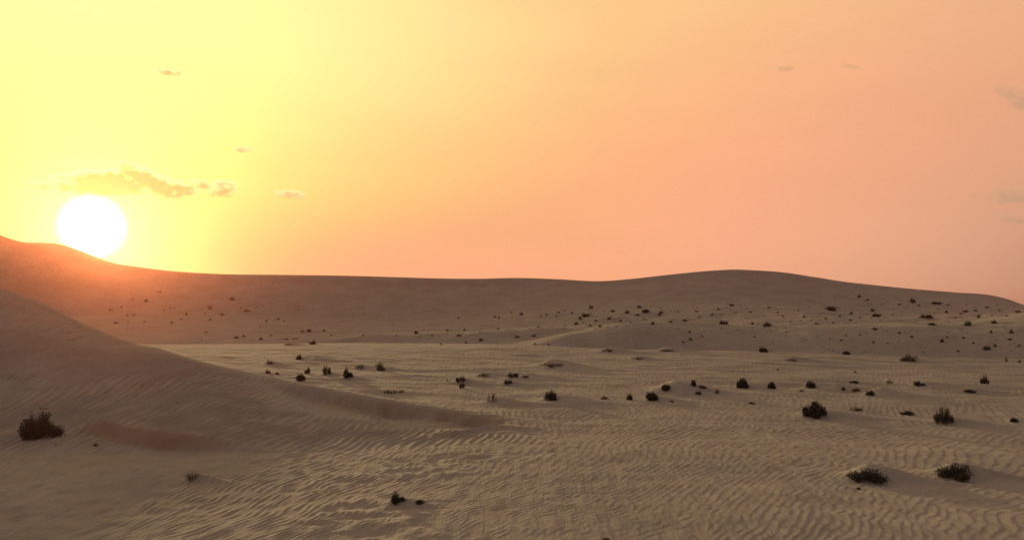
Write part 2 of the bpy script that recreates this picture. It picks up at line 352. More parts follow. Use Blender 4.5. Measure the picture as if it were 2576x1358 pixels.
# blow-outs and hollows that the sand shows (picture place, depth, half-lengths, direction on the ground)
def pit(px, py, h, la, lb, th):
    x, y = place(px, py); PITS.append((x, y, h, la, lb, th))
SCARPS.append(([place(*p) for p in ((150, 1082), (220, 1096), (290, 1114), (360, 1127), (440, 1132), (520, 1134), (590, 1136), (700, 1132))], 0.27, 0.50, 2.6))
pit(400, 1140, 0.07, 1.6, 0.5, -0.2)
SCARPS.append(([place(*p) for p in ((1040, 1100), (1130, 1104), (1180, 1092), (1230, 1084), (1300, 1082), (1380, 1092))], 0.12, 0.28, 0.6))
for q in [(1008, 1160, .022, .16, .2, .4), (1108, 1152, .025, .2, .2, .6), (1190, 1152, .04, .28, .24, .3), (1040, 1182, .022, .16, .2, .5), (875, 1208, .025, .2, .2, .3), (921, 1211, .025, .18, .2, .4), (647, 1137, .035, .22, .25, 0),
          (270, 1192, .025, .15, .2, .2), (730, 1235, .02, .3, .2, .2), (1200, 1068, .10, .6, .5, -0.35), (1330, 1082, .05, .3, .4, -0.4), (1265, 1090, .05, .2, .3, .6)]:
    pit(*q)

# ------------------------------------------------------------------ materials
def sand_material():
    m = bpy.data.materials.new('sand'); m.use_nodes = True; t = NT(m.node_tree); m.node_tree.nodes.clear()
    geo = t.n('ShaderNodeNewGeometry'); pos = geo.outputs['Position']
    big = t.noise(pos, 0.22, 4, 0.55); mid = t.noise(pos, 1.7, 4, 0.6); fine = t.noise(pos, 34.0, 3, 0.7)
    c = t.mix(t.smooth(big, 0.3, 0.7), (0.280, 0.258, 0.218, 1), (0.344, 0.322, 0.276, 1))
    c = t.mix(t.smooth(mid, 0.42, 0.72, 0.0, 0.65), c, (0.246, 0.214, 0.172, 1))
    at = t.n('ShaderNodeAttribute', attribute_name='red_brown_sand')
    c = t.mix(t.m('MULTIPLY', at.outputs['Fac'], t.smooth(mid, 0.15, 0.6, 0.6, 1.0)), c, (0.215, 0.138, 0.090, 1))     # darker, redder sand on the small step and below the crest
    c = t.mix(t.smooth(fine, 0.40, 0.70, 0.0, 0.55), c, (0.215, 0.196, 0.166, 1))
    mp = t.n('ShaderNodeMapping'); t.l.new(pos, mp.inputs[0]); mp.inputs['Rotation'].default_value = (0, 0, 0.40); mp.inputs['Scale'].default_value = (1.0, 0.22, 0.5)
    s1 = t.noise(mp.outputs[0], 4.2, 3, 0.6); s2 = t.noise(mp.outputs[0], 13.0, 2, 0.5)
    b1 = t.n('ShaderNodeBump'); b1.inputs['Strength'].default_value = 0.75; b1.inputs['Distance'].default_value = 0.075; t.l.new(s1, b1.inputs['Height'])
    b2 = t.n('ShaderNodeBump'); b2.inputs['Strength'].default_value = 0.4; b2.inputs['Distance'].default_value = 0.015; t.l.new(s2, b2.inputs['Height']); t.l.new(b1.outputs[0], b2.inputs['Normal'])
    b3 = t.n('ShaderNodeBump'); b3.inputs['Strength'].default_value = 0.35; b3.inputs['Distance'].default_value = 0.006; t.l.new(t.noise(pos, 60, 2, 0.6), b3.inputs['Height']); t.l.new(b2.outputs[0], b3.inputs['Normal'])
    p = t.n('ShaderNodeBsdfPrincipled'); t.l.new(c, p.inputs['Base Color']); p.inputs['Roughness'].default_value = 0.95
    p.inputs['Specular IOR Level'].default_value = 0.15; t.l.new(b3.outputs[0], p.inputs['Normal'])
    o = t.n('ShaderNodeOutputMaterial'); t.l.new(p.outputs[0], o.inputs[0]); return m
def plant_material(name, a, b, scale=9.0):
    m = bpy.data.materials.new(name); m.use_nodes = True; t = NT(m.node_tree); m.node_tree.nodes.clear()
    geo = t.n('ShaderNodeNewGeometry'); n = t.noise(geo.outputs['Position'], scale, 3, 0.6)
    c = t.mix(t.smooth(n, 0.35, 0.68), a, b)
    p = t.n('ShaderNodeBsdfPrincipled'); t.l.new(c, p.inputs['Base Color']); p.inputs['Roughness'].default_value = 0.8; p.inputs['Specular IOR Level'].default_value = 0.2
    o = t.n('ShaderNodeOutputMaterial'); t.l.new(p.outputs[0], o.inputs[0]); return m
M_SAND = sand_material()
M_LEAF = plant_material('dark_leaf', (0.036, 0.040, 0.028, 1), (0.080, 0.080, 0.056, 1))
M_GREY = plant_material('grey_leaf', (0.075, 0.082, 0.058, 1), (0.13, 0.125, 0.085, 1))
M_DRY = plant_material('dry_leaf', (0.10, 0.070, 0.040, 1), (0.17, 0.125, 0.070, 1))
M_GRASS = plant_material('straw', (0.12, 0.105, 0.05, 1), (0.21, 0.175, 0.09, 1))
M_FAR = plant_material('far_leaf', (0.085, 0.076, 0.056, 1), (0.145, 0.125, 0.090, 1), 2.5)
M_WOOD = plant_material('twig', (0.045, 0.032, 0.022, 1), (0.085, 0.060, 0.040, 1), 20)

# ------------------------------------------------------------------ shrubs: list of places (column, row of the base, width, height, kind, label)
NEAR = [
 (105, 1100, 102, 62, 'big', 'large dark tufted shrub at the foot of the left dune', 'tail0'),
 (140, 1119, 9, 6, 'spiky', 'tiny twig in the sand just below the large left shrub', ''),
 (240, 1120, 14, 6, 'mat', 'tiny dark sprig right of the large left shrub', ''),
 (490, 1206, 44, 20, 'sparse', 'pale grey wispy shrub in the rippled foreground left of centre', 'm'),
 (998, 1267, 44, 29, 'round', 'small dark shrub alone in the rippled foreground near bottom centre', 'm'),
 (1058, 1266, 30, 9, 'mat', 'low mat of scrub trailing right of the bottom centre shrub', ''),
 (1525, 1361, 24, 12, 'round', 'small green shrub cut off by the bottom edge', ''),
 (2051, 1049, 64, 36, 'dense', 'big dense blackish round bush right of centre, darkest of all', 'm'),
 (2373, 1064, 52, 40, 'spiky2', 'dark bush with spiky upright top near the right side', 'm'),
 (2183, 1209, 92, 26, 'mat', 'dark mat of scrub on the left of the two sand mounds lower right', 'M'),
 (2160, 1230, 16, 7, 'mat', 'tiny dark tuft just below the lower right scrub mound', ''),
 (2403, 1202, 86, 34, 'mat', 'scrub covered sand mound at lower right, right hand one of two', 'M'),
 (1868, 974, 36, 23, 'dense', 'rounded dark shrub on a sand lip, left of the smaller round shrub', 'm'),
 (1941, 976, 24, 16, 'dense', 'small round dark shrub right of the rounded shrub on the sand lip', ''),
 (2038, 977, 32, 19, 'round', 'dark shrub at the left end of a long low mound', 'm'),
 (2018, 985, 18, 9, 'dry', 'brown tuft just left below the shrub on the long mound', ''),
 (2120, 983, 13, 10, 'round', 'small dark tuft below the long low mound', ''),
 (2151, 983, 26, 9, 'dry', 'brown dry tuft between the long low mound and the drift', ''),
 (2188, 994, 24, 15, 'round', 'shrub at the left end of a tapering sand drift', 'm'),
 (2236, 964, 16, 13, 'spiky', 'small upright tuft on the plain above the tapering drift', ''),
 (2310, 972, 30, 12, 'mat', 'flat dark shrub with a long shaded tail to the right', 'm'),
 (2476, 965, 24, 24, 'spiky2', 'twiggy upright shrub alone on the plain near the right edge', ''),
 (2148, 963, 26, 6, 'mat', 'low brown smear of scrub above the long mound', ''),
 (1744, 971, 15, 15, 'dense', 'small dark shrub on the right shoulder of the centre right mound', ''),
 (1756, 991, 19, 12, 'dry', 'brown shrub below the right shoulder of the centre right mound', ''),
 (1804, 990, 12, 14, 'dry', 'narrow brown shrub right of the centre right mound', ''),
 (1766, 979, 22, 7, 'mat', 'low dark scrub in the hollow of the centre right mound', ''),
 (1675, 981, 28, 15, 'dense', 'dark shrub on the top left of the centre right mound', 'M'),
 (1638, 1006, 38, 20, 'dense', 'wide dark shrub at the left foot of the centre right mound', 'm'),
 (1583, 1006, 20, 17, 'round', 'small conical shrub left of the wide dark shrub at the mound', ''),
 (1518, 1004, 22, 9, 'dry', 'thin brown tuft left of the small conical shrub', ''),
 (1688, 1011, 16, 4, 'mat', 'flat dark patch of scrub on the face of the centre right mound', ''),
 (2550, 1061, 22, 13, 'round', 'dark tuft at the right edge beside the spiky bush', 'm'),
 (2280, 1043, 40, 10, 'mat', 'low grey scrub left of the spiky bush', ''),
 (2150, 1032, 34, 10, 'dry', 'low brown scrub right of the big blackish bush', ''),
 (1385, 1007, 38, 26, 'round', 'bushy dark shrub alone at the centre of the plain', 'm'),
 (1235, 1013, 28, 26, 'lean', 'leaning forked twig shrub near the centre', 'm'),
 (1276, 967, 27, 13, 'round', 'small green shrub below the sand tongue at the centre', 'm'),
 (1288, 950, 36, 15, 'round', 'dark shrub at the head of the sand tongue at the centre', 'M'),
 (1318, 951, 22, 9, 'dry', 'brown stubble just right of the shrub heading the sand tongue', ''),
 (1163, 976, 18, 17, 'round', 'lower clump of the dark shrub pair left of centre', ''),
 (1160, 962, 30, 14, 'round', 'upper clump of the dark shrub pair left of centre', 'm'),
 (1125, 958, 7, 8, 'spiky', 'tiny upright tuft left of the dark shrub pair', ''),
 (1217, 946, 36, 12, 'sparse', 'pale dry bush on a low mound between shrub pair and sand tongue', 'm'),
 (955, 933, 34, 23, 'sparse2', 'olive rounded open bush on the plain left of centre', 'm'),
 (908, 925, 24, 12, 'sparse', 'small faint bush left of the olive rounded bush', 'm'),
 (873, 952, 28, 26, 'round', 'dark brown bush below left of the olive rounded bush', 'm'),
 (991, 989, 62, 13, 'grass', 'row of straw coloured grass tufts just beyond the dune crest', ''),
 (820, 943, 25, 23, 'round', 'dark shrub standing between two others beyond the dune crest', 'm'),
 (755, 957, 27, 17, 'dense', 'dark squat shrub touching the dune crest', ''),
 (774, 939, 16, 16, 'round', 'small brown shrub above the squat one at the dune crest', ''),
 (675, 939, 15, 11, 'dry', 'small reddish shrub at the left behind the dune crest', ''),
 (697, 941, 14, 5, 'mat', 'tiny low tuft right of the small reddish shrub', ''),
 (752, 904, 21, 13, 'round', 'shrub heading the upper of two drifts left of centre', 'm'),
 (676, 917, 26, 12, 'sparse', 'grey shrub heading the lower of two drifts left of centre', 'm'),
 (787, 866, 19, 11, 'round', 'dark shrub standing on the far edge of the plain', ''),
 (727, 868, 22, 5, 'dry', 'flat scrub mound on the far edge of the plain, left of the dark shrub', 'm'),
 (1525, 885, 42, 8, 'dry', 'dark conical scrub mound on the far edge of the plain', 'M'),
 (1601, 903, 34, 5, 'dry', 'low scrub mound on the plain, right below the conical one', 'M'),
 (1675, 882, 42, 4, 'dry', 'flat scrub mound on the plain rim, right of the conical one', 'M'),
 (1381, 921, 66, 8, 'dry', 'long dark scrub drift in the middle of the plain', 'M'),
 (1919, 886, 26, 12, 'dense', 'dark green shrub just beyond the plain rim at right', ''),
 (2128, 892, 25, 10, 'round', 'dark shrub just beyond the plain rim, below the shaded slope', ''),
 (2283, 909, 27, 18, 'sparse2', 'olive shrub on the plain rim near the right', 'm'),
 (2302, 902, 14, 10, 'sparse', 'small shrub behind the olive one on the plain rim', ''),
 (1989, 907, 40, 5, 'dry', 'flat brown scrub mound on the plain at right', 'M'),
 (2531, 910, 9, 19, 'spiky', 'narrow upright shrub on the plain rim at the right edge', ''),
 (2564, 912, 10, 13, 'spiky', 'small upright shrub beside the narrow one at the right edge', ''),
 (2150, 938, 6, 5, 'mat', 'tiny green tuft on the right part of the plain', ''),
 (1956, 932, 9, 7, 'spiky', 'tiny green tuft on the plain above the small round shrub', ''),
 (2440, 985, 34, 7, 'mat', 'low scrub streak right of the tapering drift', 'm'),
 (1890, 1016, 16, 6, 'mat', 'tiny brown tuft left of the big blackish bush', ''),
]
A = lambda L, ox, oy, k: [(ox + x * k, oy + y * k, w, h) for (x, y, w, h) in L]
# far shrubs by area: (group, label, places)
FAR = [
 ('shrubs in the shaded slope of the far ridge on the left', 'tiny reddish shrubs on the far slope under the sun', A([
   (535, 215, 11, 9), (420, 192, 8, 5), (325, 258, 8, 5), (235, 288, 12, 6), (375, 335, 8, 9), (430, 330, 9, 6), (275, 395, 12, 5), (380, 392, 9, 5), (520, 386, 10, 5), (685, 292, 6, 5), (735, 268, 6, 5), (770, 270, 5, 4), (875, 328, 7, 10), (750, 390, 9, 6), (830, 364, 11, 5), (650, 135, 14, 4)], 208.8, 695.9, .2972)),
 ('shrubs in the far hollow left of centre', 'tiny dark shrubs in the far hollow left of centre', A([
   (1030, 314, 7, 5), (1180, 328, 14, 8), (1075, 368, 12, 5), (1330, 270, 6, 4), (1550, 381, 5, 6), (1650, 362, 9, 5), (1700, 378, 8, 4), (1495, 436, 6, 5), (1590, 500, 7, 5), (1040, 472, 12, 4), (1300, 520, 14, 8), (1360, 508, 8, 8), (1505, 534, 12, 8), (1855, 466, 9, 5), (2040, 460, 12, 6), (2100, 498, 6, 5), (2370, 501, 9, 5), (1720, 530, 16, 4), (1800, 526, 18, 4)], 208.8, 695.9, .2972)),
 ('shrubs along the rim where the plain drops away', 'tiny tufts where the centre plain drops away', A([
   (755, 722, 6, 6), (940, 710, 8, 7), (1460, 722, 6, 6), (1565, 724, 7, 6), (890, 655, 16, 6), (1050, 690, 16, 8), (685, 655, 6, 5), (420, 655, 6, 5), (1330, 665, 16, 6), (1460, 655, 18, 5)], 858, 626.3, .3331)),
 ('shrubs scattered on the bare centre slope', 'tiny shrubs on the bare slope left of the belt', A([
   (1360, 496, 12, 9), (1160, 516, 9, 6), (1285, 484, 5, 4), (1510, 505, 5, 5), (1550, 498, 8, 5), (930, 612, 8, 6), (1185, 606, 8, 6), (800, 615, 8, 5), (885, 525, 9, 4), (1190, 522, 7, 6), (1490, 590, 9, 4)], 858, 626.3, .3331)),
 ('shrubs of the belt below the rounded far hill', 'small shrubs in the belt below the rounded hill', A([
   (325, 268, 13, 7), (405, 276, 13, 9), (590, 274, 14, 7), (145, 312, 9, 10), (125, 338, 11, 9), (100, 278, 8, 6), (230, 318, 10, 5), (305, 308, 12, 7), (365, 320, 9, 6), (545, 336, 10, 9), (640, 326, 12, 6), (720, 318, 14, 6), (255, 350, 8, 8),
   (60, 262, 6, 4), (30, 275, 9, 5), (460, 288, 14, 6), (580, 286, 14, 6), (420, 330, 10, 4), (200, 345, 12, 5), (15, 290, 6, 4), (345, 350, 9, 4), (500, 310, 9, 4), (680, 270, 12, 4), (780, 268, 14, 5), (870, 282, 12, 4), (800, 300, 9, 4)], 1391.8, 661.1, .4593)),
 ('shrubs on the far bank right of the rounded hill', 'small shrubs on the far bank right of centre', A([
   (900, 256, 10, 5), (1255, 294, 7, 6), (1230, 275, 9, 5), (1370, 296, 8, 8), (1410, 318, 9, 6), (1490, 306, 8, 6), (1570, 296, 7, 6), (1630, 281, 12, 8), (1625, 316, 9, 7), (1745, 265, 14, 9), (1720, 205, 8, 5), (1090, 336, 9, 9), (1300, 325, 8, 4), (1180, 245, 12, 4), (1080, 272, 14, 4), (1000, 275, 16, 4), (1340, 262, 10, 4), (1680, 300, 9, 4), (1440, 335, 12, 5), (1530, 330, 9, 5), (1350, 318, 7, 4)], 1391.8, 661.1, .4593)),
 ('shrubs on the far bank at the right edge', 'small shrubs on the bank near the right edge', A([
   (2150, 274, 9, 8), (2260, 268, 20, 6), (2330, 298, 11, 9), (2370, 246, 11, 5), (2545, 272, 18, 8), (2400, 290, 8, 4), (2230, 280, 9, 4), (2310, 262, 12, 4), (2200, 300, 7, 5), (2480, 290, 9, 4), (2440, 262, 9, 4), (2000, 235, 9, 4), (1895, 230, 12, 4), (2160, 232, 14, 4)], 1391.8, 661.1, .4593)),
 ('shrubs on the shaded slope at right', 'small shrubs on the shaded slope beyond the plain', A([
   (1895, 386, 9, 6), (1960, 407, 12, 7), (1750, 436, 9, 5), (2155, 410, 9, 7), (2245, 413, 9, 6), (2420, 458, 10, 9), (2215, 486, 7, 7), (2025, 490, 6, 4), (745, 381, 10, 7), (750, 421, 9, 8), (810, 402, 9, 4), (710, 434, 10, 4), (1275, 380, 9, 4), (1100, 405, 9, 4), (1830, 440, 8, 4), (1680, 395, 6, 4), (2300, 440, 8, 5), (2500, 420, 12, 6), (2550, 455, 9, 6), (1600, 400, 6, 4), (2395, 382, 8, 9), (1575, 425, 8, 4), (2305, 530, 5, 4)], 1391.8, 661.1, .4593)),
]
FAR_SINGLE = [
 (208.8 + 1260 * .2972, 695.9 + 200 * .2972, 12, 11, 'reddish shrub with a long dark streak high on the left far slope'),
 (208.8 + 1075 * .2972, 695.9 + 272 * .2972, 13, 10, 'rounded shrub on the left far slope below the one with a dark streak'),
 (208.8 + 1385 * .2972, 695.9 + 294 * .2972, 20, 8, 'wide dark shrub on the left far slope, right of the rounded one'),
 (208.8 + 1910 * .2972, 695.9 + 464 * .2972, 18, 8, 'flat dark shrub at the foot of the far slope left of centre'),
 (858 + 565 * .3331, 626.3 + 638 * .3331, 12, 9, 'dark dot-like shrub alone at the foot of the bare centre slope'),
 (1391.8 + 205 * .4593, 661.1 + 248 * .4593, 12, 9, 'topmost shrub of the belt, left end, under the dip in the skyline'),
 (1391.8 + 470 * .4593, 661.1 + 246 * .4593, 14, 8, 'shrub just above the widest one of the belt'),
 (1391.8 + 507 * .4593, 661.1 + 270 * .4593, 26, 10, 'widest dark shrub of the belt below the rounded far hill'),
 (1391.8 + 975 * .4593, 661.1 + 236 * .4593, 14, 8, 'lone shrub high under the crest of the rounded far hill'),
 (1391.8 + 1170 * .4593, 661.1 + 345 * .4593, 28, 13, 'grey bush behind the far sand lip below the rounded hill'),
 (1391.8 + 930 * .4593, 661.1 + 335 * .4593, 26, 12, 'pale grey bush left of the grey bush behind the far sand lip'),
 (1391.8 + 175 * .4593, 661.1 + 292 * .4593, 28, 8, 'long low scrub patch at the left of the belt'),
 (1391.8 + 1515 * .4593, 661.1 + 258 * .4593, 34, 11, 'wide grey scrub patch at the top of the right far bank'),
 (1391.8 + 1770 * .4593, 661.1 + 294 * .4593, 28, 10, 'wide shrub near the middle of the right far bank'),
 (1391.8 + 1675 * .4593, 661.1 + 190 * .4593, 10, 10, 'small shrub high on the ridge shoulder at right'),
 (1391.8 + 1962 * .4593, 661.1 + 216 * .4593, 20, 13, 'brown rounded shrub high on the right ridge shoulder'),
 (1391.8 + 2095 * .4593, 661.1 + 225 * .4593, 28, 8, 'wide green shrub right of the brown one on the ridge shoulder'),
 (1391.8 + 2040 * .4593, 661.1 + 300 * .4593, 36, 11, 'widest dark shrub on the bank near the right edge'),
 (1391.8 + 2070 * .4593, 661.1 + 340 * .4593, 28, 10, 'dark shrub on the far sand lip near the right edge, left of the bluish one'),
 (1391.8 + 2272 * .4593, 661.1 + 342 * .4593, 22, 13, 'bluish dark shrub on the far sand lip near the right edge'),
 (1391.8 + 2410 * .4593, 661.1 + 330 * .4593, 18, 10, 'brown shrub on the far sand lip right of the bluish one'),
 (1391.8 + 2505 * .4593, 661.1 + 384 * .4593, 14, 15, 'dark upright shrub below the far sand lip at the right edge'),
 (1391.8 + 1760 * .4593, 661.1 + 366 * .4593, 14, 8, 'brown shrub just under the far sand lip at right'),
 (1391.8 + 2130 * .4593, 661.1 + 433 * .4593, 13, 12, 'green shrub in the middle of the shaded slope at right'),
 (1391.8 + 2375 * .4593, 661.1 + 474 * .4593, 22, 14, 'faint green bush low on the shaded slope near the right edge'),
]

# sand caught behind the shrubs
for (px, py, w, h, kind, label, opt) in NEAR:
    if opt in ('m', 'M', 'tail0'):
        x, y = place(px, py); wm = w / FPX * y
        if opt == 'm': MOUNDS.append((x + 0.2 * wm, y, 0.21 * wm + 0.05, 0.72 * wm, 3.0 * wm))
        if opt == 'M' and py < 1100: MOUNDS.append((x + 0.15 * wm, y + 0.1 * wm, 0.24 * wm, 0.55 * wm, 2.3 * wm))
        elif opt == 'M': MOUNDS.append((x + 0.12 * wm, y + 0.3 * wm, 0.40 * wm, 0.55 * wm, 2.3 * wm))
        if opt == 'tail0': MOUNDS.append((x, y, 0.08, 0.7 * wm, 1.2 * wm))
for (px, py, hh, r, tl) in [(1705, 985, 0.42, 0.85, 2.6), (2110, 979, 0.22, 0.8, 2.2), (2225, 992, 0.22, 0.6, 2.2), (1400, 922, 0.15, 0.9, 3.0), (800, 906, 0.16, 0.9, 2.5), (1330, 952, 0.20, 0.7, 3.4), (2360, 972, .14, .6, 2.6), (1440, 1010, .10, .7, 2.5), (1275, 1016, .14, .6, 2.6)]:
    x, y = place(px, py); MOUNDS.append((x, y, hh, r, tl))

# ------------------------------------------------------------------ build the land
def build_land():
    uf = np.arange(-0.72, 0.7201, 0.0014); phi = np.arctan(uf)
    lim = phi[-1]; rest = np.linspace(lim, 2 * math.pi - lim, 122)[1:-1]
    phi = np.concatenate([phi, rest, phi[:1] + 2 * math.pi])
    phw = (phi + math.pi) % (2 * math.pi) - math.pi
    pc = np.clip(phw, -0.72, 0.72); px = CX + FPX * np.tan(pc)
    Dk, Zk = keys(px); Mk = pchip_slopes(Dk, Zk)
    rows_d, rows_z, cuts = [], [], []
    for i, n in enumerate(ROWS):
        d0, d1 = Dk[:, i], Dk[:, i + 1]
        t = np.arange(n + (1 if i == len(ROWS) - 1 else 0)) / n
        D = np.exp(np.log(d0)[:, None] * (1 - t) + np.log(d1)[:, None] * t)
        if i in (9, 13): cuts.append(sum(x.shape[1] for x in rows_d))
        rows_d.append(D); rows_z.append(hermite(d0[:, None], d1[:, None], Zk[:, i][:, None], Zk[:, i + 1][:, None], Mk[:, i][:, None], Mk[:, i + 1][:, None], D))
    D = np.concatenate(rows_d, 1); Z = np.concatenate(rows_z, 1)
    R = D / np.cos(pc)[:, None]; X = R * np.sin(phw)[:, None]; Y = R * np.cos(phw)[:, None]
    P = np.broadcast_to(px[:, None], D.shape); PH = np.broadcast_to(phw[:, None], D.shape)
    Z = flatten_behind(Z, D, PH) + relief(X.ravel(), Y.ravel(), P.ravel().copy(), D.ravel()).reshape(D.shape)
    Z[-1] = Z[0]; X[-1] = X[0]; Y[-1] = Y[0]
    nc, nr = D.shape; FM_ = RED_BROWN['mask'].reshape(D.shape)
    bounds = [0] + cuts + [nr - 1]
    for name, a, b in zip(('foreground_dune', 'sand_plain', 'far_dune_ridge'), bounds[:-1], bounds[1:]):
        k = b - a + 1
        co = np.stack([X[:, a:b + 1], Y[:, a:b + 1], Z[:, a:b + 1]], -1).reshape(-1, 3).astype(np.float32)
        idx = np.arange(nc * k).reshape(nc, k); idx[-1] = idx[0]
        q = np.stack([idx[:-1, :-1], idx[:-1, 1:], idx[1:, 1:], idx[1:, :-1]], -1).reshape(-1, 4)[:, ::-1]
        if a == 0:      # close the patch under the camera
            co = np.vstack([co, [[0, 0, -1.65]]]).astype(np.float32)
        me = bpy.data.meshes.new(name)
        tris = np.stack([idx[:-1, 0], idx[1:, 0], np.full(nc - 1, len(co) - 1)], -1)[:, ::-1] if a == 0 else np.zeros((0, 3), int)
        loops = np.concatenate([q.ravel(), tris.ravel()]).astype(np.int32)
        starts = np.concatenate([np.arange(len(q)) * 4, len(q) * 4 + np.arange(len(tris)) * 3]).astype(np.int32)
        me.vertices.add(len(co)); me.vertices.foreach_set('co', co.ravel())
        me.loops.add(len(loops)); me.loops.foreach_set('vertex_index', loops)
        me.polygons.add(len(starts)); me.polygons.foreach_set('loop_start', starts)
        me.update(calc_edges=True); me.validate()
        me.polygons.foreach_set('use_smooth', np.ones(len(me.polygons), bool))
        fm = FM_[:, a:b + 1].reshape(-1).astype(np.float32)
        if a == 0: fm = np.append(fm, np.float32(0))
        me.attributes.new('red_brown_sand', 'FLOAT', 'POINT').data.foreach_set('value', fm)
        me.materials.append(M_SAND)
        o = bpy.data.objects.new(name, me); COL.objects.link(o); o['kind'] = 'structure'
        o['label'] = {'foreground_dune': 'rippled foreground sand rising to the sharp crested dune at left', 'sand_plain': 'gently rolling sand plain beyond the foreground crest',
                      'far_dune_ridge': 'far dune slopes and ridge forming the skyline'}[name]
build_land()

# ------------------------------------------------------------------ plants
def add_tube(V, F, pts, r0, r1, sides=3):
    base = len(V); n = len(pts)
    for i, p in enumerate(pts):
        r = r0 + (r1 - r0) * i / (n - 1)
        for k in range(sides):
            a = 2 * math.pi * k / sides; V.append((p[0] + r * math.cos(a), p[1] + r * math.sin(a), p[2]))
    for i in range(n - 1):
        for k in range(sides):
            b = base + i * sides; F.append((b + k, b + (k + 1) % sides, b + sides + (k + 1) % sides, b + sides + k))
def add_leaf(V, F, p, d, L, w, rng):
    d = np.array(d, float); d /= np.linalg.norm(d) + 1e-9
    s = np.cross(d, rng.normal(size=3)); s /= np.linalg.norm(s) + 1e-9
    b = len(V); p = np.array(p)
    for q in (p, p + d * L * 0.5 + s * w, p + d * L, p + d * L * 0.45 - s * w): V.append(tuple(q))
    F.append((b, b + 1, b + 2, b + 3))
def mesh_of(name, V, F, mats, midx=None):
    me = bpy.data.meshes.new(name); me.from_pydata(V, [], F)
    for m in mats: me.materials.append(m)
    if midx is not None: me.polygons.foreach_set('material_index', midx)
    me.update(); return me
SPEC = {  # stems, leaves per stem, spread (0 upright .. 1 flat), height, leaf length, leaf width, leaf material, bare part of the stem
 'big':     (105, 30, 0.85, 0.62, 0.070, 0.010, 'leaf', 0.25),
 'round':   (70, 34, 0.80, 0.66, 0.085, 0.016, 'leaf', 0.25),
 'dense':   (80, 46, 0.85, 0.58, 0.080, 0.020, 'leaf', 0.15),
 'spiky':   (22, 14, 0.30, 1.20, 0.16, 0.016, 'leaf', 0.2),
 'spiky2':  (54, 26, 0.62, 0.80, 0.13, 0.013, 'leaf', 0.2),
 'mat':     (70, 26, 1.00, 0.30, 0.070, 0.014, 'dark', 0.1),
 'dry':     (44, 18, 0.80, 0.50, 0.085, 0.012, 'dry', 0.2),
 'sparse':  (46, 12, 0.85, 0.45, 0.060, 0.009, 'grey', 0.4),
 'sparse2': (64, 24, 0.85, 0.66, 0.070, 0.013, 'grey', 0.3),
 'lean':    (9, 40, 0.55, 0.90, 0.10, 0.022, 'leaf', 0.3),
 'grass':   (70, 0, 0.25, 0.30, 0.0, 0.0, 'straw', 0.0),
}
LEAFMAT = {'leaf': M_LEAF, 'dark': M_LEAF, 'dry': M_DRY, 'grey': M_GREY, 'straw': M_GRASS}
def make_plant(kind, seed):
    """stems and foliage of one plant, unit width, standing on the origin"""
    rng = np.random.default_rng(seed); n, nl, spread, H, LL, LW, lm, bare = SPEC[kind]
    SV, SF, LV, LF = [], [], [], []
    clumps = [(rng.normal() * 0.05, rng.normal() * 0.05, rng.uniform(0.26, 0.36), 1.0)]
    for _ in range(int(rng.integers(3, 6))):
        ca, sr = rng.uniform(0, 6.283), rng.uniform(0.10, 0.20); cq = rng.uniform(0.55, 1.0) * (clumps[0][2] + 0.25 * sr); clumps.append((cq * math.cos(ca), cq * math.sin(ca), sr, rng.uniform(0.35, 0.85)))
    cw = np.array([c_[2] ** 1.5 for c_ in clumps]); cw /= cw.sum()
    for i in range(n):
        a = rng.uniform(0, 6.283); q = math.sqrt(rng.uniform(0.0, 1.0))
        if kind == 'grass':
            bx, by = rng.uniform(-0.5, 0.5), rng.normal() * 0.05
            cl = round(bx * 7) / 7; bx = cl + rng.normal() * 0.028
            for k in range(5):
                L = H * rng.uniform(0.4, 1.0) * (0.6 + 0.6 * abs(math.sin(cl * 9 + seed))); dx, dy = rng.normal() * 0.25, rng.normal() * 0.25
                b = len(LV); w = 0.006
                LV += [(bx - w, by, -0.03), (bx + w, by, -0.03), (bx + dx * L, by + dy * L, L)]; LF.append((b, b + 1, b + 2))
            if i % 3 == 0: add_tube(SV, SF, [(bx, by, -0.04), (bx, by, 0.05)], 0.012, 0.008)
            continue
        if kind == 'lean':
            a = rng.normal() * 0.35 + (0.0 if i % 3 else 2.6)
            top = np.array([0.5 * math.cos(a) * rng.uniform(.3, 1), 0.2 * math.sin(a), H * rng.uniform(0.35, 1.0)])
            root = np.array([top[0] * 0.35, top[1] * 0.35, -0.06])
        else:
            cx_, cy_, cr, ch = clumps[rng.choice(len(clumps), p=cw)]
            R = cr * q * (0.8 + 0.45 * rng.uniform())
            ox, oy = R * math.cos(a) * (0.4 + 0.6 * spread), R * math.sin(a) * (0.4 + 0.6 * spread)
            top = np.array([cx_ + ox, cy_ + oy, H * ch * max(0.10, math.sqrt(max(0.0, 1 - 0.85 * q * q))) * rng.uniform(0.55, 1.15)])
            root = np.array([cx_ + ox * 0.35 + rng.normal() * 0.015, cy_ + oy * 0.35 + rng.normal() * 0.015, -0.06])
        midp = (root + top) / 2 + np.array([top[0] * 0.12, top[1] * 0.12, 0.02]) + rng.normal(size=3) * 0.02
        pts = [root, midp, top]; add_tube(SV, SF, pts, 0.008, 0.003)
        for k in range(nl):
            t = bare + (1 - bare) * rng.uniform(0, 1) ** 0.75
            p = (1 - t) ** 2 * root + 2 * t * (1 - t) * midp + t * t * top + rng.normal(size=3) * np.array([0.035, 0.035, 0.03]) * (1.2 if kind != 'lean' else 0.8)
            p[2] = max(p[2], 0.0)
            d = (top - root) / (np.linalg.norm(top - root) + 1e-6) + rng.normal(size=3) * 0.75 + np.array([0, 0, 0.35])
            add_leaf(LV, LF, p, d, LL * rng.uniform(0.6, 1.3), LW * rng.uniform(0.7, 1.3), rng)
    return SV, SF, LV, LF
protos = {}
